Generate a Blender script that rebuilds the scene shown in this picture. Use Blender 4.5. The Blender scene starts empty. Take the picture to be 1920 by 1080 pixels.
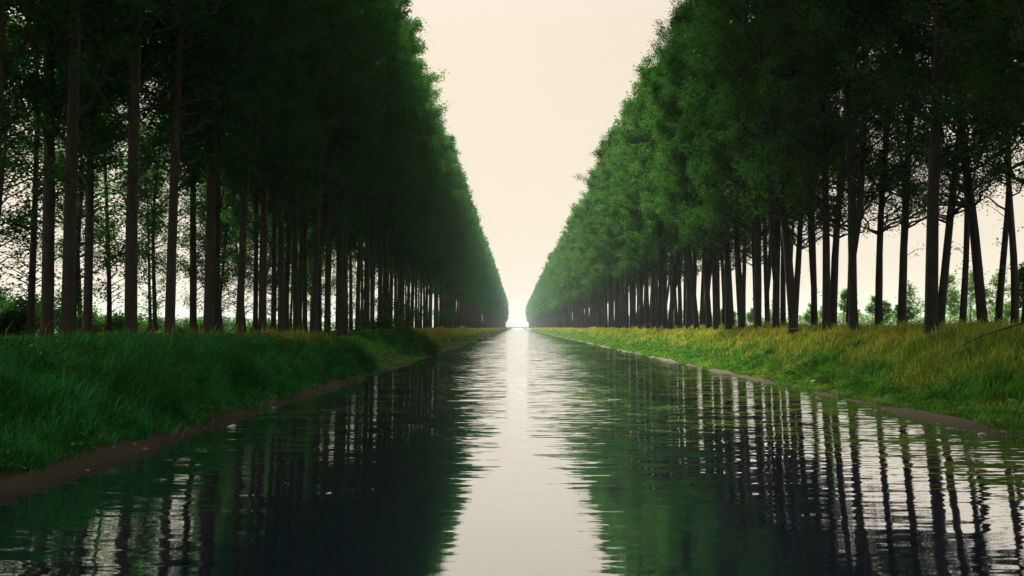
import bpy, math, numpy as np
from mathutils import Vector, Euler

R = np.random.default_rng(7)
scene = bpy.context.scene
COL = scene.collection
F, VX, VY = 1500.0, 968.0, 614.0        # focal length and vanishing point in photo pixels
CAMZ = 2.5

# ------------------------------------------------------------------ helpers
class MB:
    def __init__(self):
        self.v, self.f, self.n = [], {3: [], 4: []}, 0
    def add(self, verts, faces):
        verts = np.asarray(verts, float).reshape(-1, 3)
        for fc in (faces if isinstance(faces, list) and isinstance(faces[0], np.ndarray) else [faces]):
            fc = np.asarray(fc, np.int64)
            self.f[fc.shape[1]].append(fc + self.n)
        self.v.append(verts); self.n += len(verts)
    def mesh(self, name, mat, smooth=False):
        me = bpy.data.meshes.new(name)
        V = np.concatenate(self.v) if self.v else np.zeros((0, 3))
        q = np.concatenate(self.f[4]) if self.f[4] else np.zeros((0, 4), np.int64)
        t = np.concatenate(self.f[3]) if self.f[3] else np.zeros((0, 3), np.int64)
        me.vertices.add(len(V)); me.vertices.foreach_set('co', V.astype(np.float32).ravel())
        me.loops.add(q.size + t.size)
        me.loops.foreach_set('vertex_index', np.concatenate([q.ravel(), t.ravel()]).astype(np.int32))
        me.polygons.add(len(q) + len(t))
        ls = np.concatenate([np.arange(len(q)) * 4, q.size + np.arange(len(t)) * 3]).astype(np.int32)
        me.polygons.foreach_set('loop_start', ls)
        me.update(calc_edges=True)
        me.polygons.foreach_set('use_smooth', np.full(len(q) + len(t), smooth))
        me.materials.append(mat)
        return me

def link(name, data, parent=None):
    o = bpy.data.objects.new(name, data); COL.objects.link(o)
    if parent: o.parent = parent
    return o
def tag(o, label=None, cat=None, group=None, kind=None):
    if label: o['label'] = label
    if cat: o['category'] = cat
    if group: o['group'] = group
    if kind: o['kind'] = kind
    return o

def tube(mb, pts, rad, sides=8, cap=True, lump=0.0, rng=None):
    pts = np.asarray(pts, float); rad = np.asarray(rad, float); n = len(pts)
    d = np.gradient(pts, axis=0); d /= np.linalg.norm(d, axis=1)[:, None] + 1e-9
    ref = np.where(np.abs(d[:, 2:3]) > .9, np.array([[1., 0, 0]]), np.array([[0, 0, 1.]]))
    u = np.cross(d, ref); u /= np.linalg.norm(u, axis=1)[:, None] + 1e-9
    w = np.cross(d, u)
    a = np.arange(sides) / sides * 2 * np.pi
    rr = rad[:, None] * np.ones(sides)
    if lump and rng is not None: rr = rr * (1 + rng.normal(0, lump, rr.shape))
    V = pts[:, None] + rr[..., None] * (np.cos(a)[None, :, None] * u[:, None] + np.sin(a)[None, :, None] * w[:, None])
    i, j = np.meshgrid(np.arange(n - 1), np.arange(sides), indexing='ij')
    k = (j + 1) % sides
    q = np.stack([i * sides + j, i * sides + k, (i + 1) * sides + k, (i + 1) * sides + j], -1).reshape(-1, 4)
    fs = [q]
    V = V.reshape(-1, 3)
    if cap:
        V = np.concatenate([V, pts[-1:] + d[-1:] * rad[-1], pts[:1]])
        jj = np.arange(sides); b = (n - 1) * sides
        fs.append(np.stack([b + jj, b + (jj + 1) % sides, np.full(sides, n * sides)], -1))
        fs.append(np.stack([(jj + 1) % sides, jj, np.full(sides, n * sides + 1)], -1))
    mb.add(V, fs)

def rand_unit(n, rng):
    v = rng.normal(size=(n, 3)); return v / np.linalg.norm(v, axis=1)[:, None]

def leaves(mb, C, L, rng, ratio=.85, up=.8):
    """kite-shaped leaves, each slightly folded along its midrib"""
    n = len(C); nrm = rand_unit(n, rng); nrm[:, 2] += up * np.sign(nrm[:, 2] + 1e-6); nrm /= np.linalg.norm(nrm, axis=1)[:, None]
    t = rand_unit(n, rng); t[:, 2] -= .35; u = np.cross(nrm, t); u /= np.linalg.norm(u, axis=1)[:, None] + 1e-9
    t = np.cross(u, nrm)
    s = (L * rng.uniform(.65, 1.25, n))[:, None]
    a = C - t * s * .5; b = C + t * s * .5
    m = C - t * s * .12 + nrm * s * .12
    l = m + u * s * .5 * ratio; r = m - u * s * .5 * ratio
    V = np.stack([a, l, b, r], 1).reshape(-1, 3)
    i = np.arange(n)[:, None] * 4
    mb.add(V, np.concatenate([i + np.array([0, 1, 2]), i + np.array([0, 2, 3])]))

def blades(mb, P, H, W, lean, rng, spread=.35):
    """grass blades: tapered, bent, five points each"""
    n = len(P); az = rng.uniform(0, 2 * np.pi, n)
    d = np.stack([np.cos(az), np.sin(az), np.zeros(n)], 1)
    dirn = rng.normal(0, spread, (n, 2)) + lean
    off = np.concatenate([dirn * H[:, None], np.zeros((n, 1))], 1)
    z = np.array([0, 0, 1.])
    m = P + off * .3 + z * H[:, None] * .58
    droop = np.clip(1 - .35 * np.linalg.norm(dirn, axis=1), .45, 1)
    tp = P + off + z * (H * droop)[:, None]
    w = d * W[:, None] * .5
    V = np.stack([P - w, P + w, m - w * .8, m + w * .8, tp], 1).reshape(-1, 3)
    i = np.arange(n)[:, None] * 5
    mb.add(V, [i + np.array([0, 1, 3, 2]), i + np.array([2, 3, 4])])

# ------------------------------------------------------------------ materials
def nodes(name):
    m = bpy.data.materials.new(name); m.use_nodes = True
    nt = m.node_tree; nt.nodes.clear()
    return m, nt, nt.nodes.new('ShaderNodeOutputMaterial')
def N(nt, t, **kw):
    n = nt.nodes.new(t)
    for k, v in kw.items():
        if hasattr(n, k) and k not in ('Scale',): setattr(n, k, v)
        else: n.inputs[k].default_value = v
    return n
def ramp(nt, fac, stops):
    r = nt.nodes.new('ShaderNodeValToRGB'); e = r.color_ramp.elements
    while len(e) < len(stops): e.new(.5)
    for x, (p, c) in zip(e, stops): x.position = p; x.color = (*c, 1)
    nt.links.new(fac, r.inputs[0]); return r.outputs[0]
def mix(nt, fac, a, b, mode='MIX'):
    m = nt.nodes.new('ShaderNodeMix'); m.data_type = 'RGBA'; m.blend_type = mode
    for s, v in ((m.inputs[0], fac), (m.inputs[6], a), (m.inputs[7], b)):
        if hasattr(v, 'is_output'): nt.links.new(v, s)
        elif isinstance(v, tuple): s.default_value = (*v, 1)
        else: s.default_value = v
    return m.outputs[2]
def noise(nt, scale, detail=3, rough=.55, vec=None, sx=(1, 1, 1)):
    tc = nt.nodes.new('ShaderNodeTexCoord'); mp = nt.nodes.new('ShaderNodeMapping')
    mp.inputs['Scale'].default_value = sx
    nt.links.new(vec or tc.outputs['Object'], mp.inputs[0])
    n = N(nt, 'ShaderNodeTexNoise', Scale=scale, Detail=detail, Roughness=rough)
    nt.links.new(mp.outputs[0], n.inputs['Vector']); return n.outputs['Fac']

def leaf_mat(name, stops, trans=.28, tcol=(.06, .24, .025), gloss=.006):
    m, nt, out = nodes(name)
    g = nt.nodes.new('ShaderNodeNewGeometry')
    oi = nt.nodes.new('ShaderNodeObjectInfo')
    c = ramp(nt, g.outputs['Random Per Island'], stops)
    hv = nt.nodes.new('ShaderNodeHueSaturation')
    mr = N(nt, 'ShaderNodeMapRange'); mr.inputs['To Min'].default_value = .8; mr.inputs['To Max'].default_value = 1.15
    nt.links.new(oi.outputs['Random'], mr.inputs[0]); nt.links.new(mr.outputs[0], hv.inputs['Value'])
    wn = nt.nodes.new('ShaderNodeTexWhiteNoise'); wn.noise_dimensions = '1D'; nt.links.new(oi.outputs['Random'], wn.inputs['W']); mh = N(nt, 'ShaderNodeMapRange'); mh.inputs['To Min'].default_value = .482; mh.inputs['To Max'].default_value = .508
    nt.links.new(wn.outputs['Value'], mh.inputs[0]); nt.links.new(mh.outputs[0], hv.inputs['Hue']); nt.links.new(c, hv.inputs['Color'])
    d = nt.nodes.new('ShaderNodeBsdfDiffuse'); nt.links.new(hv.outputs[0], d.inputs[0])
    t = nt.nodes.new('ShaderNodeBsdfTranslucent'); t.inputs[0].default_value = (*tcol, 1)
    a = nt.nodes.new('ShaderNodeMixShader'); a.inputs[0].default_value = trans
    nt.links.new(d.outputs[0], a.inputs[1]); nt.links.new(t.outputs[0], a.inputs[2])
    gl = nt.nodes.new('ShaderNodeBsdfGlossy'); gl.inputs['Roughness'].default_value = .45
    b = nt.nodes.new('ShaderNodeMixShader'); b.inputs[0].default_value = gloss
    nt.links.new(a.outputs[0], b.inputs[1]); nt.links.new(gl.outputs[0], b.inputs[2])
    nt.links.new(b.outputs[0], out.inputs[0]); return m

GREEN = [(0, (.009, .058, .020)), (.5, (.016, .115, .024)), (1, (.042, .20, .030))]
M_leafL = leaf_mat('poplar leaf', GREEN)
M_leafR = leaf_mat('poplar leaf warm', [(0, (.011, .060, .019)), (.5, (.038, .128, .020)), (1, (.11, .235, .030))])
M_sap = leaf_mat('young leaf', [(0, (.06, .15, .03)), (.5, (.10, .22, .05)), (1, (.16, .28, .07))], .4, (.2, .4, .08))
M_shrub = leaf_mat('shrub leaf', [(0, (.012, .035, .012)), (.5, (.02, .06, .018)), (1, (.04, .095, .025))])
M_weed = leaf_mat('weed leaf', [(0, (.02, .07, .02)), (.6, (.05, .15, .03)), (1, (.15, .27, .06))])
M_reed = leaf_mat('reed blade', [(0, (.012, .055, .02)), (.6, (.02, .10, .025)), (1, (.05, .19, .04))], .3)

def bark(name, base, dark):
    m, nt, out = nodes(name)
    n1 = noise(nt, 9, 5, .65, sx=(1, 1, .18)); n2 = noise(nt, 1.1, 3)
    c = ramp(nt, n1, [(.3, dark), (.7, base)])
    c = mix(nt, ramp(nt, n2, [(.45, (0, 0, 0)), (.7, (.55, .55, .55))]), c, (.05, .055, .035))
    p = N(nt, 'ShaderNodeBsdfPrincipled'); p.inputs['Roughness'].default_value = .95
    nt.links.new(c, p.inputs['Base Color'])
    b = N(nt, 'ShaderNodeBump', Strength=.8, Distance=.03); nt.links.new(n1, b.inputs['Height']); nt.links.new(b.outputs[0], p.inputs['Normal'])
    nt.links.new(p.outputs[0], out.inputs[0]); return m
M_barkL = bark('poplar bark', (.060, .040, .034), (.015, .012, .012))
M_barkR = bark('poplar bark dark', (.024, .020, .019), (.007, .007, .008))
M_barkS = bark('sapling bark', (.30, .28, .22), (.10, .10, .08))

def grass_mat(name, green, dry, lo, hi, zlo, zhi, trans=.35, amount=1.0, yband=False, zf=.5):
    """green to straw: the dry flowering grass stands in patches on the upper slope"""
    m, nt, out = nodes(name)
    g = nt.nodes.new('ShaderNodeNewGeometry')
    cg = ramp(nt, g.outputs['Random Per Island'], green); cd = ramp(nt, g.outputs['Random Per Island'], dry)
    n = noise(nt, .55, 3, .6, sx=(1, .45, .1))
    sep = nt.nodes.new('ShaderNodeSeparateXYZ'); nt.links.new(g.outputs['Position'], sep.inputs[0])
    zr = N(nt, 'ShaderNodeMapRange'); zr.inputs[1].default_value = zlo; zr.inputs[2].default_value = zhi
    nt.links.new(sep.outputs[2], zr.inputs[0])
    a = N(nt, 'ShaderNodeMath', operation='MULTIPLY_ADD'); nt.links.new(zr.outputs[0], a.inputs[0]); a.inputs[1].default_value = zf
    if yband:
        yb = N(nt, 'ShaderNodeFloatCurve'); ym = N(nt, 'ShaderNodeMapRange'); ym.inputs[2].default_value = 100; nt.links.new(sep.outputs[1], ym.inputs[0]); nt.links.new(ym.outputs[0], yb.inputs[1])
        cv = yb.mapping.curves[0]; cv.points[0].location = (0, .05); cv.points[1].location = (1, .75)
        for p_ in ((.30, .05), (.38, .45), (.43, .4), (.48, .1), (.66, .1), (.76, .75)): cv.points.new(*p_)
        yb.mapping.update()
        n0 = N(nt, 'ShaderNodeMath', operation='MULTIPLY_ADD'); nt.links.new(n, n0.inputs[0]); n0.inputs[1].default_value = .9; nt.links.new(yb.outputs[0], n0.inputs[2])
        n1 = N(nt, 'ShaderNodeMath', operation='SUBTRACT'); nt.links.new(n0.outputs[0], n1.inputs[0]); n1.inputs[1].default_value = .35; n = n1.outputs[0]
    nt.links.new(n, a.inputs[2])
    r2 = N(nt, 'ShaderNodeMath', operation='MULTIPLY_ADD'); nt.links.new(g.outputs['Random Per Island'], r2.inputs[0]); r2.inputs[1].default_value = .18
    nt.links.new(a.outputs[0], r2.inputs[2])
    f = N(nt, 'ShaderNodeMapRange'); f.inputs[1].default_value = lo; f.inputs[2].default_value = hi; f.inputs[4].default_value = amount
    nt.links.new(r2.outputs[0], f.inputs[0])
    n3 = noise(nt, 1.5, 3, .6, sx=(1, .7, .2)); k3 = N(nt, 'ShaderNodeMapRange'); k3.inputs[1].default_value = .35; k3.inputs[2].default_value = .65; k3.inputs[3].default_value = .55; k3.inputs[4].default_value = 1.3
    nt.links.new(n3, k3.inputs[0]); hs = nt.nodes.new('ShaderNodeHueSaturation'); nt.links.new(k3.outputs[0], hs.inputs['Value']); nt.links.new(cg, hs.inputs['Color']); cg = hs.outputs[0]
    c = mix(nt, f.outputs[0], cg, cd)
    d = nt.nodes.new('ShaderNodeBsdfDiffuse'); t = nt.nodes.new('ShaderNodeBsdfTranslucent')
    nt.links.new(c, d.inputs[0]); nt.links.new(c, t.inputs[0])
    s = nt.nodes.new('ShaderNodeMixShader'); s.inputs[0].default_value = trans
    nt.links.new(d.outputs[0], s.inputs[1]); nt.links.new(t.outputs[0], s.inputs[2]); nt.links.new(s.outputs[0], out.inputs[0])
    return m
DRY = [(0, (.28, .26, .03)), (.5, (.50, .42, .05)), (1, (.70, .60, .13))]
M_grassL = grass_mat('bank grass green', [(0, (.018, .13, .040)), (.5, (.042, .29, .060)), (1, (.10, .46, .085))], DRY, .80, 1.15, 1.1, 2.3, amount=.8, yband=True)
M_grassR = grass_mat('bank grass straw', [(0, (.035, .15, .02)), (.5, (.08, .26, .025)), (1, (.17, .38, .04))], DRY, .62, 1.10, .5, 2.6, amount=.92, zf=.36)
M_field = grass_mat('meadow grass', [(0, (.03, .09, .02)), (1, (.08, .18, .03))], DRY, .8, 1.3, 0, 2)

def simple(name, stops, scale, rough=.9, bump=0, sx=(1, 1, 1)):
    m, nt, out = nodes(name); n = noise(nt, scale, 5, .65, sx=sx)
    p = N(nt, 'ShaderNodeBsdfPrincipled'); p.inputs['Roughness'].default_value = rough
    nt.links.new(ramp(nt, n, stops), p.inputs['Base Color'])
    if bump:
        b = N(nt, 'ShaderNodeBump', Strength=1.0, Distance=bump); nt.links.new(n, b.inputs['Height']); nt.links.new(b.outputs[0], p.inputs['Normal'])
    nt.links.new(p.outputs[0], out.inputs[0]); return m
M_stone = simple('stone', [(.3, (.09, .075, .055)), (.7, (.26, .22, .17))], 6, .9, .02)
M_pale = simple('pale stone', [(.3, (.16, .14, .10)), (.7, (.40, .36, .28))], 6, .9, .02)
M_litter = simple('litter', [(.3, (.62, .64, .62)), (.7, (.85, .85, .82))], 9, .5, .01)
M_dead = simple('dead wood', [(.3, (.03, .02, .018)), (.7, (.09, .055, .045))], 8, .9, .01)
M_bridge = simple('bridge concrete', [(.3, (.16, .15, .14)), (.7, (.24, .22, .20))], .6, .9)

def ground_mat():
    m, nt, out = nodes('ground')
    g = nt.nodes.new('ShaderNodeNewGeometry'); sep = nt.nodes.new('ShaderNodeSeparateXYZ'); nt.links.new(g.outputs['Position'], sep.inputs[0])
    n = noise(nt, 1.3, 6, .65); nf = noise(nt, 14, 5, .7); nl = noise(nt, .06, 4, .6)
    mud = ramp(nt, nf, [(.25, (.018, .011, .005)), (.55, (.075, .047, .022)), (.8, (.16, .105, .05))])
    soil = ramp(nt, nf, [(.3, (.022, .030, .012)), (.7, (.06, .085, .025))])
    far = ramp(nt, nl, [(.35, (.05, .11, .03)), (.6, (.10, .16, .04)), (.75, (.20, .20, .07))])
    a = N(nt, 'ShaderNodeMath', operation='MULTIPLY_ADD'); nt.links.new(n, a.inputs[0]); a.inputs[1].default_value = .5; nt.links.new(sep.outputs[2], a.inputs[2])
    f = N(nt, 'ShaderNodeMapRange'); f.inputs[1].default_value = .36; f.inputs[2].default_value = .60; nt.links.new(a.outputs[0], f.inputs[0])
    c = mix(nt, f.outputs[0], mud, soil)
    ax = N(nt, 'ShaderNodeMath', operation='ABSOLUTE'); nt.links.new(sep.outputs[0], ax.inputs[0])
    fx = N(nt, 'ShaderNodeMapRange'); fx.inputs[1].default_value = 30; fx.inputs[2].default_value = 45; nt.links.new(ax.outputs[0], fx.inputs[0])
    c = mix(nt, fx.outputs[0], c, far)
    wet = N(nt, 'ShaderNodeMapRange'); wet.inputs[1].default_value = .02; wet.inputs[2].default_value = .14; wet.inputs[3].default_value = .45; wet.inputs[4].default_value = 1
    nt.links.new(sep.outputs[2], wet.inputs[0])
    c = mix(nt, 1.0, c, wet.outputs[0], 'MULTIPLY')
    p = N(nt, 'ShaderNodeBsdfPrincipled'); p.inputs['Roughness'].default_value = .92
    nt.links.new(c, p.inputs['Base Color'])
    b = N(nt, 'ShaderNodeBump', Strength=1.0, Distance=.06); nt.links.new(nf, b.inputs['Height']); nt.links.new(b.outputs[0], p.inputs['Normal'])
    nt.links.new(p.outputs[0], out.inputs[0]); return m

def water_mat():
    m, nt, out = nodes('canal water')
    def M(op, x, y, z=None):
        q = N(nt, 'ShaderNodeMath', operation=op)
        for k, v in enumerate((x, y, z)):
            if v is None: continue
            if hasattr(v, 'is_output'): nt.links.new(v, q.inputs[k])
            else: q.inputs[k].default_value = v
        return q.outputs[0]
    def field(sx, k, det=2):
        return M('MULTIPLY', M('SUBTRACT', noise(nt, 1, det, .5, sx=sx), .5), k)
    sy = M('ADD', M('ADD', field((1.0, 5.2, 1), WAVE[0]), field((.30, 1.1, 1), WAVE[1], 1)), field((3.0, 14, 1), WAVE[2]))
    sx = M('ADD', field((1.3, 3.1, 2), WAVE[0] * .09), field((.55, .8, 3), WAVE[1] * .08, 1))
    g = nt.nodes.new('ShaderNodeNewGeometry'); sep = nt.nodes.new('ShaderNodeSeparateXYZ'); nt.links.new(g.outputs['Position'], sep.inputs[0])
    br = N(nt, 'ShaderNodeMapRange'); br.inputs[1].default_value = .40; br.inputs[2].default_value = .64; br.inputs[3].default_value = .6; br.inputs[4].default_value = 1.6
    nt.links.new(noise(nt, 1, 3, .5, sx=(.11, .05, 1)), br.inputs[0])
    di = N(nt, 'ShaderNodeMapRange'); di.inputs[1].default_value = 9; di.inputs[2].default_value = 30; di.inputs[3].default_value = .75; di.inputs[4].default_value = 3.8
    nt.links.new(sep.outputs[1], di.inputs[0])
    amp = M('MULTIPLY', br.outputs[0], di.outputs[0])
    cb = nt.nodes.new('ShaderNodeCombineXYZ'); nt.links.new(M('MULTIPLY', sx, amp), cb.inputs[0]); bi = N(nt, 'ShaderNodeMapRange'); bi.inputs[1].default_value = 10; bi.inputs[2].default_value = 42; bi.inputs[3].default_value = 0; bi.inputs[4].default_value = .045
    nt.links.new(sep.outputs[1], bi.inputs[0])              # tilts normals toward the camera with distance, widening the sky's reflection
    nt.links.new(M('SUBTRACT', M('MULTIPLY', sy, amp), bi.outputs[0]), cb.inputs[1]); cb.inputs[2].default_value = 1
    nv = nt.nodes.new('ShaderNodeVectorMath'); nv.operation = 'NORMALIZE'; nt.links.new(cb.outputs[0], nv.inputs[0])
    df = nt.nodes.new('ShaderNodeBsdfDiffuse'); df.inputs[0].default_value = (.018, .025, .058, 1)
    gl = nt.nodes.new('ShaderNodeBsdfGlossy'); gl.inputs['Roughness'].default_value = .03; gl.inputs['Color'].default_value = (.88, .90, .94, 1)
    lw = nt.nodes.new('ShaderNodeLayerWeight'); fr = N(nt, 'ShaderNodeMapRange'); fr.inputs[1].default_value = .45; fr.inputs[2].default_value = .93; fr.inputs[3].default_value = .30; fr.inputs[4].default_value = 1.0
    nt.links.new(lw.outputs['Facing'], fr.inputs[0])
    ms = nt.nodes.new('ShaderNodeMixShader'); nt.links.new(fr.outputs[0], ms.inputs[0]); nt.links.new(df.outputs[0], ms.inputs[1]); nt.links.new(gl.outputs[0], ms.inputs[2])
    nt.links.new(nv.outputs[0], gl.inputs['Normal'])
    nt.links.new(ms.outputs[0], out.inputs[0]); return m
WAVE = (.15, .07, .07)

# ------------------------------------------------------------------ terrain
LP = [(-2000, 1.5), (-60, 1.6), (-30, 1.7), (-20, 1.9), (-13.5, 1.92), (-11.6, 1.75), (-10.2, 1.35), (-9.0, .75), (-8.25, .32), (-7.35, 0), (-6.6, -.45), (-4.5, -1.3)]
RP = [(4.5, -1.3), (10.2, -.5), (11.3, 0), (12.1, .24), (12.9, .42), (14.0, 1.15), (15.2, 1.85), (16.2, 2.12), (18, 2.2), (24, 2.1), (34, 1.6), (60, 1.5), (2000, 1.4)]
NP = [(-2000, 1.5), (-60, 1.6), (-30, 1.7), (-20, 1.9), (-13.5, 1.9), (-11.6, 1.35), (-10.3, .95), (-9.6, .72), (-9.25, .40), (-8.4, .22), (-7.2, 0), (-6.4, -.5), (-4.5, -1.3)]
PX, PZ = map(np.array, zip(*(LP + RP))); NX, NZ = map(np.array, zip(*(NP + RP)))
def sm(a, b, x): t = np.clip((x - a) / (b - a), 0, 1); return t * t * (3 - 2 * t)
def notch(x, y): return sm(44, 47.5, y) * (1 - sm(62, 67, y)) * (x < 0)
def gz(x, y):
    x = np.asarray(x, float); y = np.asarray(y, float)
    wob = (.16 * np.sin(y * .31 + 1) + .12 * np.sin(y * .83 + 2 * np.sign(x)) + .07 * np.sin(y * 1.9 + .5)) * np.exp(-((np.abs(x) - 10) / 5) ** 2)
    xs = x + wob * 1.3
    z = np.interp(xs, PX, PZ); nt_ = notch(x, y)
    z = z * (1 - nt_) + np.interp(xs, NX, NZ) * nt_
    rough = .06 * np.sin(x * 1.7 + y * .6) * np.sin(y * .9 - x * .4) + .035 * np.sin(x * 4.1 + y * 2.3) * np.sin(y * 3.3 - x)
    return z + rough * np.clip((z - .05) * 2, 0, 1)

xs = np.unique(np.concatenate([[-2000, -1200, -700, -400, -250, -150, -100, -70, -50, -40, -34], np.arange(-30, -14, .8), np.arange(-14, -6, .14), np.arange(-6, 10, 1.0),
                               np.arange(10, 18, .14), np.arange(18, 34, .8), [38, 44, 52, 60, 80, 110, 150, 250, 400, 700, 1200, 2000]]))
ys = np.concatenate([np.arange(-160, 4, 4), np.arange(4, 75, .25), np.geomspace(75, 2200, 260)])
X, Y = np.meshgrid(xs, ys, indexing='ij'); nx, ny = X.shape
i, j = np.meshgrid(np.arange(nx - 1), np.arange(ny - 1), indexing='ij')
q = np.stack([i * ny + j, (i + 1) * ny + j, (i + 1) * ny + j + 1, i * ny + j + 1], -1).reshape(-1, 4)
gm = MB(); gm.add(np.stack([X, Y, gz(X, Y)], -1), q)
tag(link('ground', gm.mesh('ground', ground_mat(), True)), kind='structure')
wm = MB(); wm.add([(-7.9, -155, 0), (11.9, -155, 0), (11.9, 2190, 0), (-7.9, 2190, 0)], [[0, 1, 2, 3]])
tag(link('water', wm.mesh('water', water_mat())), kind='structure')

# ------------------------------------------------------------------ trees
def crown_r(t): return np.interp(t, [0, .12, .4, .68, .86, 1], [.50, .85, 1.0, .86, .55, .10])
def make_tree(seed, H, Rc, cb, dia, nleaf, L, lod=0, fork=False, wander=.25, low=0, dens_low=.45, nbr=60, lean=0.):
    """returns trunk, limbs and crown builders; crown is leaf clumps along ascending limbs"""
    g = np.random.default_rng(seed); tr, cr = MB(), MB(); br = tr            # limbs grow out of the trunk mesh
    n = 18 if lod == 0 else 9
    t = np.linspace(0, 1, n); hz = H * .96 * t
    ph = g.uniform(0, 6.28, 4)
    wx = wander * (np.sin(t * 5 + ph[0]) - np.sin(ph[0])) * t ** .5 + lean * hz * t; wy = wander * (np.sin(t * 4 + ph[1]) - np.sin(ph[1])) * t ** .5
    r = dia / 2 * ((1 - t) ** .75 * .95 + .04); r[0] *= 1.28
    if lod == 0:
        extra = [0, .25, .7]; 
        pts = np.stack([np.concatenate([[0, wx[0], wx[0]], wx[1:]]), np.concatenate([[0, 0, 0], wy[1:]]), np.concatenate([[-.25, .35, .9], hz[1:]])], 1)
        rr = np.concatenate([[dia * .70, dia * .56, dia * .50], r[1:]])
    else:
        pts = np.stack([wx, wy, hz], 1); pts[0, 2] = -.25; rr = r
    tube(tr, pts, rr, 12 if lod == 0 else (7 if lod == 1 else 5), lump=.035 if lod == 0 else 0, rng=g)
    axis = lambda h: np.array([np.interp(h, hz, wx), np.interp(h, hz, wy), h])
    stems = [(axis, cb, H)]
    if fork:
        fh = g.uniform(2.2, 5.5); az = fork if fork is not True else g.uniform(0, 6.28); k = np.linspace(0, 1, 10)
        f = np.stack([np.interp(fh + k * (H * .85 - fh), hz, wx) + np.cos(az) * 1.5 * k ** .6, np.interp(fh + k * (H * .85 - fh), hz, wy) + np.sin(az) * 1.5 * k ** .6, fh - .5 + k * (H * .85 - fh)], 1)
        f[0, :2] = axis(fh)[:2]
        tube(tr, f, dia * .36 * (1 - k) ** .7 + .02, 9)
        fa = f.copy(); stems.append((lambda h: np.array([np.interp(h, fa[:, 2], fa[:, 0]), np.interp(h, fa[:, 2], fa[:, 1]), h]), cb + 1, H * .85))
    C, Wt = [], []
    for k in range(nbr):
        ax, c0, h1 = stems[k % len(stems)]
        u = g.uniform(0, 1) ** .9; h = c0 + u * (h1 - c0) * .95
        tt = (h - cb) / (H - cb); az = g.uniform(0, 6.28)
        ln = Rc * crown_r(np.clip(tt + .1, 0, 1)) * g.uniform(.5, 1.25 if lod < 1 else 1.0); rise = ln * g.uniform(.6, 1.2) * (1.15 - .35 * (1 - tt))
        s = np.linspace(0, 1, 6); a0 = ax(h)
        out = np.array([np.cos(az), np.sin(az), 0])
        p = a0 + out * (s * ln)[:, None] + np.array([0, 0, 1]) * (rise * (.45 * s + .55 * s ** 2))[:, None]
        p[1:-1] += g.normal(0, .14, (4, 3)); p[:, 2] += ln * .22 * s * (1 - min(1, rise / (ln + .01)))
        if lod < 2:
            tube(br, p, (.020 + dia * .13 * (1 - tt * .6)) * (1 - s * .88) * min(1, ln / 2.5), 5 if lod == 0 else 4, cap=False)
        for m in range(7 if lod == 0 else 4):
            b = g.uniform(.22, 1.0); q0 = np.array([np.interp(b, s, p[:, c]) for c in range(3)])
            dirv = out * g.normal(.5, .5) + np.array([-out[1], out[0], 0]) * g.normal(0, .9) + np.array([0, 0, g.uniform(-.15, 1.0)])
            q1 = q0 + dirv * g.uniform(.5, 1.15) * (.45 + .55 * crown_r(np.clip(tt, 0, 1)))
            if lod == 0: tube(br, [q0, (q0 + q1) / 2 + g.normal(0, .05, 3), q1], [.018, .012, .005], 3, cap=False)
            for w in (.4, .75, 1.0):
                C.append(q0 + (q1 - q0) * w + g.normal(0, .08, 3)); Wt.append((dens_low + (1 - dens_low) * min(1, max(0, tt) * 3.2)) * g.uniform(.3, 1.5))
        C.append(p[-1]); Wt.append(1)
    for k in range(low):                              # sprigs on the bare stem
        h = g.uniform(1.5, cb); az = g.uniform(0, 6.28); o = np.array([np.cos(az), np.sin(az), .5]) * g.uniform(.4, 1.7)
        a0 = axis(h)
        if lod == 0: tube(br, [a0, a0 + o * .6 + [0, 0, .1], a0 + o], [.03, .018, .006], 4, cap=False)
        for w in (.5, .8, 1.0): C.append(a0 + o * w); Wt.append(g.uniform(.15, .5))
    for h in np.linspace(H * .86, H, 10): C.append(axis(h) + g.normal(0, .2, 3)); Wt.append(.8)
    C = np.array(C); Wt = np.array(Wt) / np.sum(Wt)
    idx = g.choice(len(C), nleaf, p=Wt)
    P = C[idx] + g.normal(0, 1, (nleaf, 3)) * np.array([.25, .25, .22]) * (1 + .25 * lod)
    leaves(cr, P, np.full(nleaf, L), g)
    return tr, MB(), cr

def variant(name, mats, **kw):
    tr, br, cr = make_tree(**kw)
    return (tr.mesh(name + ' trunk', mats[0], True), br.mesh(name + ' limbs', mats[0], True) if br.n else None, cr.mesh(name + ' crown', mats[1]))
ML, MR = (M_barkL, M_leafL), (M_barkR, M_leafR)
LN, LM, LF, RN, RM, RF, L3, R3 = [], [], [], [], [], [], [], []
for s in range(4):
    kw = dict(seed=10 + s, H=36.5 + s % 3 * .6, Rc=4.3, cb=7.0 + s % 2 * .8, dia=.42)
    LN.append(variant('poplar', ML, nleaf=80000, L=.135, lod=0, low=6, dens_low=.6, wander=.16, nbr=85, **kw))
    LM.append(variant('poplar', ML, nleaf=27000, L=.215, lod=1, wander=.16, nbr=60, low=7, dens_low=.8, **kw))
    LF.append(variant('poplar', ML, nleaf=8000, L=.38, lod=2, wander=.12, nbr=46, **kw))
    kw = dict(seed=30 + s, H=30 + s % 3 * .5, Rc=4.0, cb=6.2 + s % 2, dia=.50)
    RN.append(variant('poplar', MR, nleaf=52000, L=.14, lod=0, low=0, wander=.38, fork=(s == 1 or s == 3), nbr=75, dens_low=.25, **kw))
    RM.append(variant('poplar', MR, nleaf=23000, L=.22, lod=1, wander=.38, fork=s == 1, nbr=56, **kw))
    RF.append(variant('poplar', MR, nleaf=8000, L=.38, lod=2, wander=.2, nbr=46, **kw))
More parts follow.
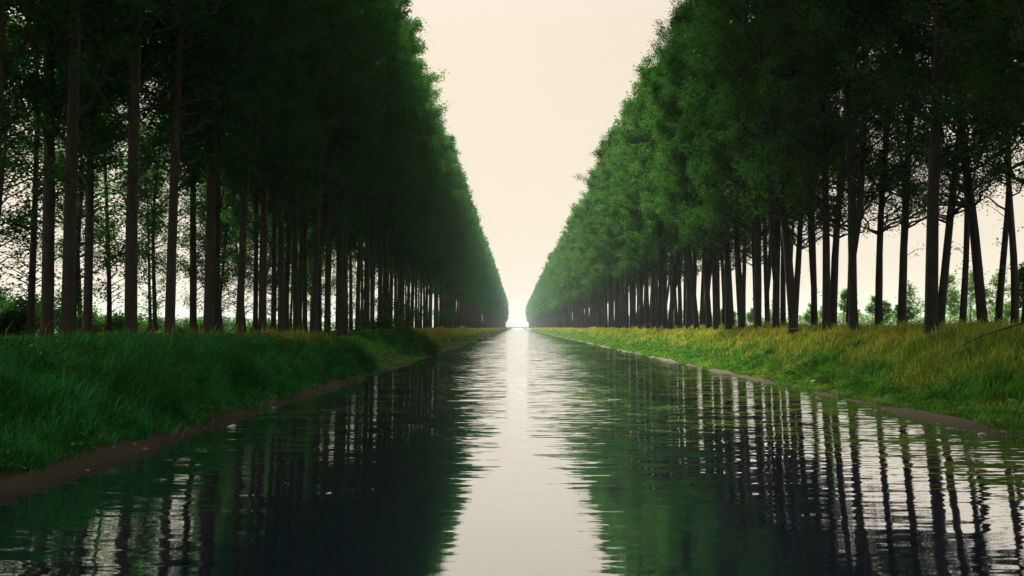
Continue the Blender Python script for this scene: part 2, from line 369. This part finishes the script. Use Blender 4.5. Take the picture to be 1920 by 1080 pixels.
for s in range(3):
    L3.append(variant('poplar', ML, seed=50 + s, H=17 + s, Rc=2.6, cb=3.2, dia=.30, nleaf=13000, L=.165, lod=0, low=16, wander=.3, nbr=44, dens_low=.9))
    R3.append(variant('poplar', MR, seed=60 + s, H=20 + s, Rc=3.2, cb=7.5, dia=.42, nleaf=15000, L=.15, lod=0, low=4, wander=.5, nbr=40, dens_low=.35))

def place_tree(var, x, y, rz, sc, label, group, tilt=(0, 0), name='poplar_tree', cat='tree', sxy=1.0):
    o = link(name, None); o.empty_display_size = .5
    o.location = (x, y, float(gz(x, y))); o.rotation_mode = 'ZXY'; o.rotation_euler = (math.radians(tilt[0]), math.radians(tilt[1]), rz)
    o.scale = (sc * sxy, sc * sxy, sc)
    link('trunk', var[0], o)
    if var[1]: link('limbs', var[1], o)
    link('crown', var[2], o)
    tag(o, label, cat, group); return o

ONES = 'zeroth first second third fourth fifth sixth seventh eighth ninth tenth eleventh twelfth thirteenth fourteenth fifteenth sixteenth seventeenth eighteenth nineteenth'.split()
TENS = {2: 'twent', 3: 'thirt', 4: 'fort', 5: 'fift', 6: 'sixt', 7: 'sevent', 8: 'eight', 9: 'ninet'}
def ordinal(n):
    if n < 20: return ONES[n]
    return TENS[n // 10] + 'ieth' if n % 10 == 0 else TENS[n // 10] + 'y-' + ONES[n % 10]

STEP = 3.65
NF = (90, 38, 88, 36)
placed = 0
def row(x0, y0, n, near, midv, far, side, rowname, skip=(), tilt_over={}, dn=78, dm=170, xj=.15, fork_over={}, pre=0):
    """one planted row; labels count the trunks from the near end of the row"""
    global placed
    bank = 'green-grassed bank' if side < 0 else 'yellow-grassed bank'
    k = 0
    for i in range(-pre, n):
        if i in skip: continue
        y = y0 + i * STEP + R.normal(0, .18); x = x0 + R.normal(0, xj)
        lod = near if y < dn else midv if y < dm else far
        k += 1 if i >= 0 else 0
        v = lod[fork_over.get(i, int(R.integers(0, 4)))]
        tl = tilt_over.get(i, (R.normal(0, .5), R.normal(0, .5)) if side < 0 else (R.normal(0, .9), R.normal(0, 1.3)))
        grown = 'reddish-brown straight' if side < 0 else 'dark crooked'
        if i < 0:
            lab = f'overhanging poplar crown, trunk out of view, {ordinal(-i)} before the visible {rowname} row, {bank}'
            grp = f'poplars of the {rowname} row on the {bank}'
        elif k <= 44:
            lab = f'{grown} poplar, {ordinal(k)} trunk along the {rowname} row of the {bank}'
            grp = f'poplars of the {rowname} row on the {bank}'
        else:
            lab = f'far hazy poplar merging into the wall of trunks down the {rowname} row, {bank}'
            grp = f'far merging poplars of the {rowname} row on the {bank}'
        place_tree(v, x, y, R.uniform(0, 6.28), R.uniform(.88, 1.07), lab, grp, tl, sxy=R.uniform(.92, 1.08)); placed += 1
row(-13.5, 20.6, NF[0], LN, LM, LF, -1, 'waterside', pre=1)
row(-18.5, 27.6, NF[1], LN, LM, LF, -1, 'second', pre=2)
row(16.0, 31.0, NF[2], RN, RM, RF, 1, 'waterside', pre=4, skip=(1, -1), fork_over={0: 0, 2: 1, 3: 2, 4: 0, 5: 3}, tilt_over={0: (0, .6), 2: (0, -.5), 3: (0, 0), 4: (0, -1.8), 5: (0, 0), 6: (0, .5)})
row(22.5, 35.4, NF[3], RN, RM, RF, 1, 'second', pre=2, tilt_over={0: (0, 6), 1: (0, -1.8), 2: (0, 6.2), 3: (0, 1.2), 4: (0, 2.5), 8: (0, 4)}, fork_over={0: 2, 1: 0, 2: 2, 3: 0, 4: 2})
T3 = ['slim young poplar with low leafy sprigs', 'thin poplar forking low', 'thin leafy poplar']
for i in range(26):
    y = 34 + i * 3.3 + R.normal(0, .6); x = (-25 if i % 3 else -29) + R.normal(0, 1.0)
    place_tree(L3[i % 3], x, y, R.uniform(0, 6.28), R.uniform(.9, 1.15), f'slim leafy poplar, {ordinal(i + 1)} in the sparse back row of the green-grassed bank', 'slim poplars in the back row of the green-grassed bank', (R.normal(0, 1), R.normal(0, 2)))
for i, px in enumerate([1905, 1868, 1800, 1690, 1523, 1487, 1412]):
    y = 28 * F / (px - VX)
    place_tree(R3[i % 3], 28 + R.normal(0, .3), y, R.uniform(0, 6.28), R.uniform(.95, 1.1), f'slender leaning poplar, {ordinal(i + 1)} in the sparse back row of the yellow-grassed bank', 'slender poplars in the back row of the yellow-grassed bank', (0, [3.5, 2.5, 3, 1, 2.5, -1, 1][i]))

# the far rest of the rows, and their run beside and behind the camera, as one mass
st = MB(); sc_ = MB()
src = []
for s in range(3):
    src.append((make_tree(seed=70 + s, H=36.5, Rc=4.3, cb=7.2, dia=.56, nleaf=1700, L=.85, lod=2, nbr=40), make_tree(seed=80 + s, H=30, Rc=4.5, cb=6.2, dia=.58, nleaf=1700, L=.85, lod=2, nbr=40)))
near_src = (make_tree(seed=91, H=36.5, Rc=4.3, cb=7.2, dia=.56, nleaf=9000, L=.36, lod=2), make_tree(seed=92, H=30, Rc=4.5, cb=6.2, dia=.58, nleaf=9000, L=.36, lod=2))
def cat_add(dst, srcmb, M, loc):
    V = np.concatenate(srcmb.v) @ M.T + loc; n0 = dst.n
    dst.v.append(V); dst.n += len(V)
    for k in (3, 4):
        for fc in srcmb.f[k]: dst.f[k].append(fc + n0)
def bake(t, x, y):
    a = R.uniform(0, 6.28); c, s = math.cos(a), math.sin(a); k = R.uniform(.95, 1.05)
    M = np.array([[c, -s, 0], [s, c, 0], [0, 0, 1]]) * k; loc = np.array([x + R.normal(0, .2), y, float(gz(x, y))])
    cat_add(st, t[0], M, loc); cat_add(sc_, t[2], M, loc)
for y in np.arange(20.6 + NF[0] * STEP, 1000, STEP): bake(src[R.integers(0, 3)][0], -13.5, y)
for y in np.arange(31 + NF[2] * STEP, 1000, STEP): bake(src[R.integers(0, 3)][1], 16, y)
for y in np.arange(27.6 + NF[1] * STEP, 600, STEP * 1.5): bake(src[R.integers(0, 3)][0], -18.5, y)
for y in np.arange(35.4 + NF[3] * STEP, 600, STEP * 1.5): bake(src[R.integers(0, 3)][1], 22.5, y)
for i in range(1, 9):
    bake(near_src[0], -13.5, 16.9 - i * STEP); bake(near_src[0], -18.5, 20.3 - i * STEP)
    bake(near_src[1], 16, 16.4 - i * STEP); bake(near_src[1], 22.5, 28.1 - i * STEP)
dt = tag(link('distant_trees', None), 'mass of far poplars fading into pale haze where both rows meet the bridge', 'tree row', kind='stuff')
for nm, mb, m in (('trunks', st, M_barkL), ('crowns', sc_, M_leafL)):
    tag(link(nm, mb.mesh(nm, m), dt), kind='stuff')

# ------------------------------------------------------------------ bank vegetation
def logy(n, a, b): return np.exp(R.uniform(math.log(a), math.log(b), n))
def patch(x, y, s, seed):
    g = np.random.default_rng(seed); v = 0
    for k in range(5):
        a = g.uniform(0, 6.28); f = s * g.uniform(.6, 1.8); v = v + np.sin((x * math.cos(a) + y * math.sin(a)) * f + g.uniform(0, 6.28))
    return v / 5
def grass_band(name, n, xa, xb, ya, yb, hfun, mat, label, lean, wmul=1., keep=None, xpow=1., spread=.35, tuss=None):
    y = logy(n, ya, yb); u = R.uniform(0, 1, n) ** xpow; x = xa + (xb - xa) * u
    if keep is not None:
        k = keep(x, y); x, y = x[k], y[k]
    lean = np.tile(np.array(lean, float), (len(x), 1)); boost = np.ones(len(x))
    if tuss:
        nt_, per = tuss; cy_ = logy(nt_, ya, yb * .25); cx_ = R.uniform(xa if xa > 0 else -15, xb if xb < 0 else 17.5, nt_)
        ok = keep(cx_, cy_); cx_, cy_ = cx_[ok], cy_[ok]
        dx, dy = R.normal(0, 1, (2, len(cx_), per)); rad = R.uniform(.10, .24, len(cx_))[:, None]; bst = R.uniform(.8, 1.5, len(cx_))[:, None] + 0 * dx
        x = np.concatenate([x, (cx_[:, None] + dx * rad).ravel()]); y = np.concatenate([y, (cy_[:, None] + dy * rad).ravel()])
        lean = np.concatenate([lean, np.stack([dx.ravel() * .42 + lean[0, 0], dy.ravel() * .42 + lean[0, 1]], 1)]); boost = np.concatenate([boost, bst.ravel()])
    H = hfun(x, y) * R.uniform(.6, 1.25, len(x)) * boost
    W = (.0075 + .00095 * np.maximum(y - 4, 0)) * wmul * R.uniform(.7, 1.4, len(x))
    mb = MB(); blades(mb, np.stack([x, y, gz(x, y) - .02], 1), H, W, lean, R, spread)
    return tag(link(name, mb.mesh(name, mat)), label, 'grass', kind='stuff')
def hL(x, y):
    base = np.interp(x, [-24, -14, -12, -10, -8.6, -8], [.30, .34, .42, .70, .72, .26])
    return np.maximum(.08, base * (1 + .55 * patch(x, y, .9, 3) + .5 * patch(x, y, 2.6, 4))) * (1 - .9 * notch(x, y))
def hR(x, y):
    base = np.interp(x, [12, 12.7, 13.4, 15, 16.5, 20, 30], [.14, .26, .50, .55, .50, .42, .35])
    return np.maximum(.06, base * (1 + .4 * patch(x, y, .8, 5) + .4 * patch(x, y, 2.4, 6)))
edge = lambda lo, sc, seed: (lambda x, y: R.uniform(0, 1, len(x)) < 1)
keepL = lambda x, y: (x < -7.88 + .24 * patch(x * 0, y, 1.2, 8)) & ~((notch(x, y) > .5) & (x > -9.55) & (R.uniform(0, 1, len(x)) < .8)) & ((x > -14.5) | (R.uniform(0, 1, len(x)) < .35))
keepR = lambda x, y: (x > 11.68 + .40 * patch(x * 0, y, 1.1, 9)) | (R.uniform(0, 1, len(x)) < .3)
grass_band('grass', 300000, -24, -7.4, 5.5, 700, hL, M_grassL, 'tall deep green grass covering the shaded bank down to the mud', (.17, -.02), keep=keepL, xpow=.5, spread=.46, tuss=(2600, 60))
grass_band('dry_grass', 280000, 11.5, 30, 9, 700, hR, M_grassR, 'yellow flowering grass and green tussocks leaning in the wind along the bank', (.42, 0), keep=keepR, xpow=1.9, spread=.27, tuss=(1500, 50))
M_lawn_sunlit = grass_mat('sunlit slump turf', [(0, (.07, .30, .03)), (.5, (.15, .46, .05)), (1, (.28, .60, .08))], DRY, .95, 1.3, 0, 3, amount=.5)  # short turf, its green raised to put sunlight into the colour
grass_band('lawn', 60000, -13, -9.55, 43.5, 69, lambda x, y: np.full(len(x), .16), M_lawn_sunlit, 'short green turf coloured as sunlit on the slumped part of the bank', (.1, 0), keep=lambda x, y: notch(x, y) > .3, spread=.5)
grass_band('lawn', 9000, -9.4, -7.4, 44, 69, lambda x, y: np.full(len(x), .10), M_lawn_sunlit, 'thin short grass on the low ledge below the bare earth step', (.1, 0), keep=lambda x, y: (notch(x, y) > .3) & (patch(x, y, 1.5, 77) > -.1), spread=.5)
# broad-leaved weeds low on both banks
wb = MB()
for (n, xa, xb, ya, yb, sd) in ((52000, -10.8, -7.75, 5.5, 80, 21), (14000, 12.3, 13.8, 14, 90, 22)):
    y = logy(n, ya, yb); x = R.uniform(xa, xb, n); k = patch(x, y, 1.6, sd) > .02; x, y = x[k], y[k]
    k = notch(x, y) < .4; x, y = x[k], y[k]
    P = np.stack([x, y, gz(x, y) + R.uniform(.03, .8, len(x)) * np.where(x < 0, np.clip((-7.5 - x) * 1.2, .15, 1), .5)], 1)
    leaves(wb, P, .065 + .0019 * y, R, .7, 1.2)
tag(link('undergrowth', wb.mesh('weeds', M_weed)), 'broad-leaved weeds growing low among the bank grass above the mud', 'weeds', kind='stuff')

grass_band('dry_stalks', 1500, -14, -8.8, 17, 90, lambda x, y: np.full(len(x), .85), grass_mat('stalk', DRY, DRY, .8, 1.2, 0, 2), 'scattered dead straw stalks standing out of the deep green grass', (.1, 0), wmul=.7, keep=lambda x, y: (notch(x, y) < .2) & (patch(x, y, 1.1, 55) > .05), spread=.3)
def clump(x, y, n, rad, h, label, lean=(.1, 0)):
    a = R.uniform(0, 6.28, n); r = rad * np.sqrt(R.uniform(0, 1, n)); px = x + r * np.cos(a); py = y + r * np.sin(a) * 1.3
    mb = MB(); H = h * R.uniform(.55, 1.15, n) * (1 - .45 * (r / rad) ** 2)
    blades(mb, np.stack([px, py, gz(px, py) - .03], 1), H, np.full(n, .012 + .0007 * y), np.array(lean), R, .38)
    o = link('reed_clump', None); o.location = (x, y, float(gz(x, y)))
    V = np.concatenate(mb.v) - np.array(o.location); mb.v = [V]
    link('blades', mb.mesh('reeds', M_reed), o)
    tag(o, label, 'reeds', 'reed clumps on the green-grassed bank')
def at(px, py, y): return ((px - VX) * y / F, y, CAMZ - (py - VY) * y / F)
clump(-8.9, 42.5, 2600, 1.25, 1.55, 'tall dark reed clump hanging over the water just before the bare earth slump')
clump(-9.1, 25.5, 2600, 1.0, 1.35, 'dense reed clump bulging over the mud beside the deep green grass')
clump(-9.3, 39, 1800, 1.1, 1.3, 'reed clump pressed against the taller clump before the earth slump')
clump(-8.9, 70.5, 3000, 1.9, 1.9, 'dark round reed clump at the water just past the earth slump')
clump(-9.0, 19, 1800, .9, 1.15, 'low loose reed clump nearest the camera on the green-grassed bank')

def shrub(x, y, w, h, nleaf, L, mat, label, group=None, name='shrub', cat='shrub'):
    g = np.random.default_rng(int(abs(x * 7 + y * 13)) + 1); br, cr = MB(), MB(); C = []
    for k in range(16):
        az = g.uniform(0, 6.28); s = np.linspace(0, 1, 5); ln = w * .5 * g.uniform(.4, 1.05); hh = h * g.uniform(.55, 1) * (1 - .35 * (ln / (w * .5)) ** 2)
        p = np.stack([np.cos(az) * ln * s, np.sin(az) * ln * s, hh * s ** .8], 1) + g.normal(0, .04, (5, 3)); p[0] = (0, 0, -.1)
        tube(br, p, .035 * (1 - s * .85), 4, cap=False)
        for m in range(9):
            b = g.uniform(.15, 1.05); C.append([np.interp(b, s, p[:, c]) + g.normal(0, .16) for c in range(3)])
    C = np.array(C); P = C[g.integers(0, len(C), nleaf)] + g.normal(0, .17 + .03 * h, (nleaf, 3)); P[:, 2] = np.abs(P[:, 2])
    leaves(cr, P, np.full(nleaf, L), g)
    o = link(name, None); o.location = (x, y, float(gz(x, y)))
    link('stems', br.mesh('stems', M_barkR, True), o); link('foliage', cr.mesh('foliage', mat), o)
    return tag(o, label, cat, group)
shrub(-11.6, 71, 4.6, 1.75, 5000, .16, M_reed, 'low rounded green shrub on the bank above the grassy slump')
G = 'dark shrubs behind the trunks of the green-grassed bank'
hed = [(-30, 33, 5.5, 3.2), (-31, 37, 5, 2.9), (-30.5, 42, 6, 3.5), (-31, 47, 5.5, 2.5), (-32, 52, 6, 2.6), (-31, 57, 5, 2.9), (-32, 63, 6, 2.2), (-33, 70, 6, 2.5), (-32, 78, 6, 2.0), (-33, 87, 7, 2.3), (-33, 98, 7, 2.1), (-34, 112, 8, 2.4)]
for i, (x, y, w, h) in enumerate(hed):
    shrub(x, y, w * 1.1, h * (1.4 if i < 5 else .85), 8000 if i < 5 else 5500, .20, M_shrub, f'dark leafy shrub, {ordinal(i + 1)} along the thicket behind the slim poplars', G)
shrub(*at(1422, 655, 32)[:2], .5, .75, 260, .11, M_shrub, 'small dark thistle standing alone in the yellow grass slope', name='thistle', cat='weed')

# young trees in the field beyond the yellow bank
def sapling(px, top, y, label, dens=1500, wide=.32, mat=None):
    x = (px - VX) * y / F; h = CAMZ + (VY - top) * y / F - float(gz(x, y))
    g = np.random.default_rng(int(px)); tr, cr = MB(), MB()
    s = np.linspace(0, 1, 7); p = np.stack([.10 * h * s ** 2, 0 * s, h * s], 1); p[0, 2] = -.2
    tube(tr, p, .012 * h * (1 - .85 * s) + .01, 6)
    C = []
    for k in range(26):
        u = g.uniform(.28, 1); a = g.uniform(0, 6.28); ln = wide * h * (1.05 - u) * g.uniform(.5, 1.1) + .25
        q0 = np.array([.10 * h * u ** 2, 0, h * u]); q1 = q0 + np.array([np.cos(a) * ln + .35 * ln, np.sin(a) * ln, ln * .9])
        tube(tr, [q0, (q0 + q1) / 2, q1], [.03, .02, .008], 3, cap=False)
        for w in (.4, .7, 1): C.append(q0 + (q1 - q0) * w)
    C = np.array(C); P = C[g.integers(0, len(C), dens)] + g.normal(0, .035 * h, (dens, 3))
    leaves(cr, P, np.full(dens, .13 + .0011 * y), g)
    o = link('young_tree', None); o.location = (x, y, float(gz(x, y)))
    link('trunk', tr.mesh('sap', M_barkS, True), o); link('crown', cr.mesh('sapleaf', mat or M_sap), o)
    tag(o, label, 'tree', 'young trees in the field behind the yellow-grassed bank')
SAP = [(1350, 582, 170), (1368, 586, 150), (1405, 580, 160), (1447, 566, 140), (1515, 572, 130), (1540, 575, 120), (1578, 546, 105), (1592, 556, 110), (1632, 560, 100), (1652, 570, 100), (1698, 535, 100), (1765, 514, 95), (1778, 540, 110), (1815, 508, 92), (1830, 545, 100), (1862, 512, 90), (1882, 570, 110)]
for i, (px, tp, y) in enumerate(SAP):
    sapling(px, tp, y, f'pale green wind-bent sapling, {ordinal(i + 1)} from the canal in the field beyond the dark trunks', 1500 if i not in (6, 7) else 2600)
sapling(1682, 574, 90, 'small dark bushy tree beside pale saplings in the field beyond the trunks', 2600, .6, M_shrub)
sapling(1912, 505, 62, 'dark green young tree standing closest behind the leaning trunks by the field', 3000, .4, M_shrub)
# far hedge line beyond the field
hb = MB(); n = 60000
hx = R.uniform(24, 220, n); hy = 175 + .05 * hx + R.normal(0, 1.5, n); hh = (4.2 + 1.8 * patch(hx, hx * 0, .25, 31) + 1.0 * patch(hx, hx * 0, .9, 32))
leaves(hb, np.stack([hx, hy, 1.4 + hh * R.uniform(0, 1, n) ** .8], 1), np.full(n, .42), R)
tag(link('far_hedge', hb.mesh('far hedge', M_sap)), 'long green hedge line at the far side of the field', 'hedge', kind='stuff')
hb = MB(); n = 30000
hx = R.uniform(-260, -36, n); hy = 190 - .05 * hx + R.normal(0, 1.5, n); hh = 3.2 + 1.4 * patch(hx, hx * 0, .25, 41)
leaves(hb, np.stack([hx, hy, 1.4 + hh * R.uniform(0, 1, n) ** .8], 1), np.full(n, .45), R)
tag(link('distant_hedge', hb.mesh('distant hedge', M_shrub)), 'dark hedge line far behind the green-grassed bank', 'hedge', kind='stuff')

# ------------------------------------------------------------------ small things
def rock(px, py, w, label, mat=None, flat=.55, name='stone', cat='stone', group='stones on the muddy edge of the yellow-grassed bank', yy=None):
    y = CAMZ * F / (py - VY) if yy is None else yy
    x = (px - VX) * y / F
    for _ in range(6):
        z = float(gz(x, y))
        if yy is None: y = (CAMZ - max(z, 0)) * F / (py - VY); x = (px - VX) * y / F
    g = np.random.default_rng(int(px * 3 + py)); mb = MB()
    import bmesh
    bm = bmesh.new(); bmesh.ops.create_icosphere(bm, subdivisions=3, radius=1)
    ks = g.normal(size=(9, 3)); ks /= np.linalg.norm(ks, axis=1)[:, None]; of = g.uniform(.62, .95, 9)
    for v in bm.verts:
        p = np.array(v.co)
        for k, o_ in zip(ks, of):
            e = p @ k - o_
            if e > 0: p = p - k * e * .9
        v.co = Vector(p * np.array([.5, .42, .5 * flat]) * w)
    me = bpy.data.meshes.new(name); bm.to_mesh(me); bm.free(); me.materials.append(mat or M_stone)
    o = link(name, me); o.location = (x, y, max(0, float(gz(x, y))) + .02 * w); o.rotation_euler = (g.normal(0, .12), g.normal(0, .12), g.uniform(0, 6))
    return tag(o, label, cat, group)
rock(1523, 727, .42, 'pale whitish stone lying alone on the grassy ledge at the waterline', M_pale)
rock(1637, 771, .26, 'small tan stone half sunk at the foot of the green grass slope')
rock(1650, 768, .18, 'tiny rounded stone touching the small tan stone on the mud')
rock(1797, 787, .34, 'flat grey stone at the start of the rubble by the water')
rock(1812, 781, .26, 'pale angular stone tucked against the grass above the rubble', M_pale)
rock(1832, 813, .20, 'small pale stone lowest on the wet mud by the waterline', M_pale)
rock(1862, 803, .24, 'squarish stone in the middle of the stone trio on bare mud')
rock(1871, 811, .20, 'lower stone of the trio on bare mud')
rock(1876, 801, .17, 'smallest stone of the trio on bare mud')
rock(1893, 794, .36, 'broad flat stone at the foot of the darkest grass')
rock(1904, 791, .22, 'small stone leaning on the broad flat stone by dark grass')
G2 = 'stones on the muddy edge of the green-grassed bank'
rock(437, 799, .22, 'crumpled white scrap of plastic at the water edge', M_litter, .5, 'litter_scrap', 'litter', 'litter along the green-grassed bank')
rock(779, 669, .55, 'white scrap lying under the bare earth slump', M_litter, .4, 'litter_scrap', 'litter', 'litter along the green-grassed bank')
rock(276, 843, .16, 'brown stone on the mud below the weeds', None, .6, group=G2)
rock(256, 842, .11, 'little dark stone beside the brown stone on the mud', None, .6, group=G2)
rock(170, 884, .09, 'tiny pale pebble on the widest part of the mud strip', M_pale, .6, group=G2)
rock(217, 857, .07, 'tiny pale pebble between the brown stone and the widest mud', M_pale, .6, group=G2)
rock(515, 766, .20, 'tan stone at the end of the mud strip under the reeds', M_pale, .5, group=G2)
rock(900, 627, 1.1, 'dark boulder-like hump in the grass far down the green-grassed bank', M_dead, .9, 'stump', 'stump', None, yy=150)
# fallen branch on the yellow bank
fb = MB(); a = np.array(at(1800, 648, 25.5)); b = np.array(at(1925, 598, 24.5)); s = np.linspace(0, 1, 9)
p = a + (b - a) * s[:, None]; p[:, 2] += .05 * np.sin(s * 5); tube(fb, p, .028 * (1 - .5 * s[::-1]), 6, rng=R, lump=.1)
tw = MB(); q0 = p[4]; tube(tw, [q0, q0 + [.02, 0, -.14], q0 + [.06, 0, -.25]], [.012, .009, .005], 5)
o = tag(link('fallen_branch', fb.mesh('branch', M_dead, True)), 'long thin bare branch slanting up out of the dry grass slope', 'branch')
link('twig', tw.mesh('twig', M_dead, True), o)
fb = MB(); y = 44; a = np.array(at(1480, 617, y)); tube(fb, [a, a + [.35, 0, .03], a + [.75, .1, .0]], [.03, .035, .02], 6)
tag(link('fallen_branch', fb.mesh('stick', M_barkS, True)), 'short pale stick lying in straw grass at a trunk base', 'branch')
for nm, pts, lab in (('fallen_branch', ((-8.25, 12.1), (-7.9, 11.3)), 'thin dark stick lying across the mud strip below the weeds'),
                     ('fallen_branch', ((-8.0, 27.4), (-7.55, 26.3)), 'brown stick poking from the reeds over the water edge')):
    fb = MB(); P = np.array([(x, y, float(gz(x, y)) + .04) for x, y in pts]); m = (P[0] + P[1]) / 2 + [0, 0, .03]
    tube(fb, [P[0], m, P[1]], [.018, .015, .008], 6); tag(link(nm, fb.mesh('stick', M_dead, True)), lab, 'branch')

# far bridge closing the canal
def box(mb, x0, x1, y0, y1, z0, z1):
    V = [(x, y, z) for x in (x0, x1) for y in (y0, y1) for z in (z0, z1)]
    mb.add(V, [[0, 1, 3, 2], [4, 6, 7, 5], [0, 4, 5, 1], [2, 3, 7, 6], [0, 2, 6, 4], [1, 5, 7, 3]])
o = link('bridge', None); o.location = (2, 1010, 0)
tag(o, 'low pale concrete bridge crossing the canal where the tree rows end', 'bridge')
mb = MB(); box(mb, -26, 26, -4, 4, 1.9, 2.7); link('deck', mb.mesh('deck', M_bridge), o)
for yy in (-3.9, 3.6):
    mb = MB(); box(mb, -26, 26, yy, yy + .3, 3.5, 3.65)
    for k in range(-26, 27, 2): box(mb, k - .1, k + .1, yy + .05, yy + .25, 2.7, 3.5)
    link('railing', mb.mesh('railing', M_bridge), o)
for xx in (-10.5, 8.5):
    mb = MB(); box(mb, xx, xx + 1.6, -3.6, 3.6, -1.5, 1.9); link('abutment', mb.mesh('abutment', M_bridge), o)

# ------------------------------------------------------------------ haze
BLOCKER_END = 126
HAZE = .00030
m, nt, out = nodes('haze'); v = N(nt, 'ShaderNodeVolumePrincipled'); v.inputs['Density'].default_value = HAZE; v.inputs['Color'].default_value = (.68, .78, .84, 1); v.inputs['Anisotropy'].default_value = 0.0
nt.links.new(v.outputs[0], out.inputs['Volume'])
mb = MB(); box(mb, -2100, 2100, -220, 2300, -3.2, 44)
tag(link('haze', mb.mesh('haze', m)), kind='stuff', label='pale thin haze hanging over the whole canal and the fields', cat='haze')

# cloudlike slab added out of view to block the sun: it keeps the near trees in shade while the far canal stands in light
CZ = 88
cx = np.linspace(-420, 300, 73); cyy = np.linspace(-30, BLOCKER_END + 60, 61); X, Y = np.meshgrid(cx, cyy, indexing='ij')
lump = 9 * np.sin(X * .031 + 1) * np.sin(Y * .037) + 6 * np.sin(X * .083 + Y * .05) + 4 * np.sin(Y * .13 - X * .11 + 2)
lim = BLOCKER_END + 22 * np.sin(X * .028 + .6) + 12 * np.sin(X * .071)
edge_ = np.clip(np.minimum.reduce([(lim - Y) / 90, (X + 420) / 90, (300 - X) / 90, (Y + 30) / 50]), 0, 1) ** .5
cm = MB(); a_, b_ = X.shape; i, j = np.meshgrid(np.arange(a_ - 1), np.arange(b_ - 1), indexing='ij')
q = np.stack([i * b_ + j, (i + 1) * b_ + j, (i + 1) * b_ + j + 1, i * b_ + j + 1], -1).reshape(-1, 4)
kq = edge_.ravel()[q].max(1) > 0; q = q[kq]
cm.add(np.stack([X, Y, CZ + 12 - (14 + lump) * edge_], -1), q[:, ::-1]); cm.add(np.stack([X, Y, CZ + 12.5 + (46 + 2 * lump) * edge_], -1), q)
tag(link('sun_blocker', cm.mesh('sun_blocker', simple('sun_blocker', [(.3, (.62, .63, .66)), (.7, (.72, .72, .74))], .02), True)), 'unseen cloudlike sun blocker added overhead above the canal', 'sun_blocker', kind='stuff')

# ------------------------------------------------------------------ light, sky, camera
SUN_EL, SUN_AZ = math.radians(46), math.radians(-15)          # azimuth from +Y, towards +X
w = bpy.data.worlds.new('World'); scene.world = w; w.use_nodes = True; nt = w.node_tree; nt.nodes.clear()
out = nt.nodes.new('ShaderNodeOutputWorld'); bg = nt.nodes.new('ShaderNodeBackground'); bg.inputs[1].default_value = .05
sky = nt.nodes.new('ShaderNodeTexSky'); sky.sky_type = 'NISHITA'; sky.sun_disc = False; sky.sun_elevation = SUN_EL; sky.sun_rotation = SUN_AZ; sky.dust_density = 3
tc = nt.nodes.new('ShaderNodeTexCoord'); sp = nt.nodes.new('ShaderNodeSeparateXYZ'); nt.links.new(tc.outputs['Generated'], sp.inputs[0])
oc = ramp(nt, sp.outputs[2], [(0, (.92, .79, .62)), (.35, (.90, .78, .60)), (.6, (.93, .88, .80)), (1, (.80, .98, 1.30))])
vm = nt.nodes.new('ShaderNodeVectorMath'); vm.operation = 'SCALE'; nt.links.new(oc, vm.inputs[0])
zs = N(nt, 'ShaderNodeMapRange'); zs.inputs[1].default_value = .40; zs.inputs[2].default_value = .9; zs.inputs[3].default_value = 7.3; zs.inputs[4].default_value = 19
nt.links.new(sp.outputs[2], zs.inputs[0]); nt.links.new(zs.outputs[0], vm.inputs['Scale'])
c = mix(nt, .93, sky.outputs[0], vm.outputs[0])
nt.links.new(c, bg.inputs[0]); nt.links.new(bg.outputs[0], out.inputs[0])

sl = bpy.data.lights.new('sun', 'SUN'); sl.energy = 5; sl.angle = math.radians(11); sl.color = (1, .91, .73)
so = link('sun', sl); so.location = (0, 0, 60)
d = -Vector((math.sin(SUN_AZ) * math.cos(SUN_EL), math.cos(SUN_AZ) * math.cos(SUN_EL), math.sin(SUN_EL)))
so.rotation_euler = d.to_track_quat('-Z', 'Y').to_euler()

cam = bpy.data.cameras.new('camera'); co = link('camera', cam); scene.camera = co
cam.sensor_width = 36; cam.lens = 36 * F / 1920; cam.clip_end = 8000; cam.clip_start = .1
co.location = (0, 0, CAMZ)
co.rotation_euler = (math.radians(90) + math.atan((VY - 540) / F), 0, math.atan((VX - 960) / F))

vs = scene.view_settings; vs.view_transform = 'Standard'; vs.look = 'None'; vs.exposure = 1.5; vs.gamma = 1
cy = scene.cycles
cy.max_bounces = 6; cy.diffuse_bounces = 2; cy.glossy_bounces = 2; cy.transmission_bounces = 3; cy.volume_bounces = 1; cy.transparent_max_bounces = 4
cy.use_denoising = True; cy.denoiser = 'OPENIMAGEDENOISE'; cy.denoising_input_passes = 'RGB_ALBEDO_NORMAL'; cy.denoising_prefilter = 'NONE'
cy.caustics_reflective = False; cy.caustics_refractive = False
print('TREES', placed)
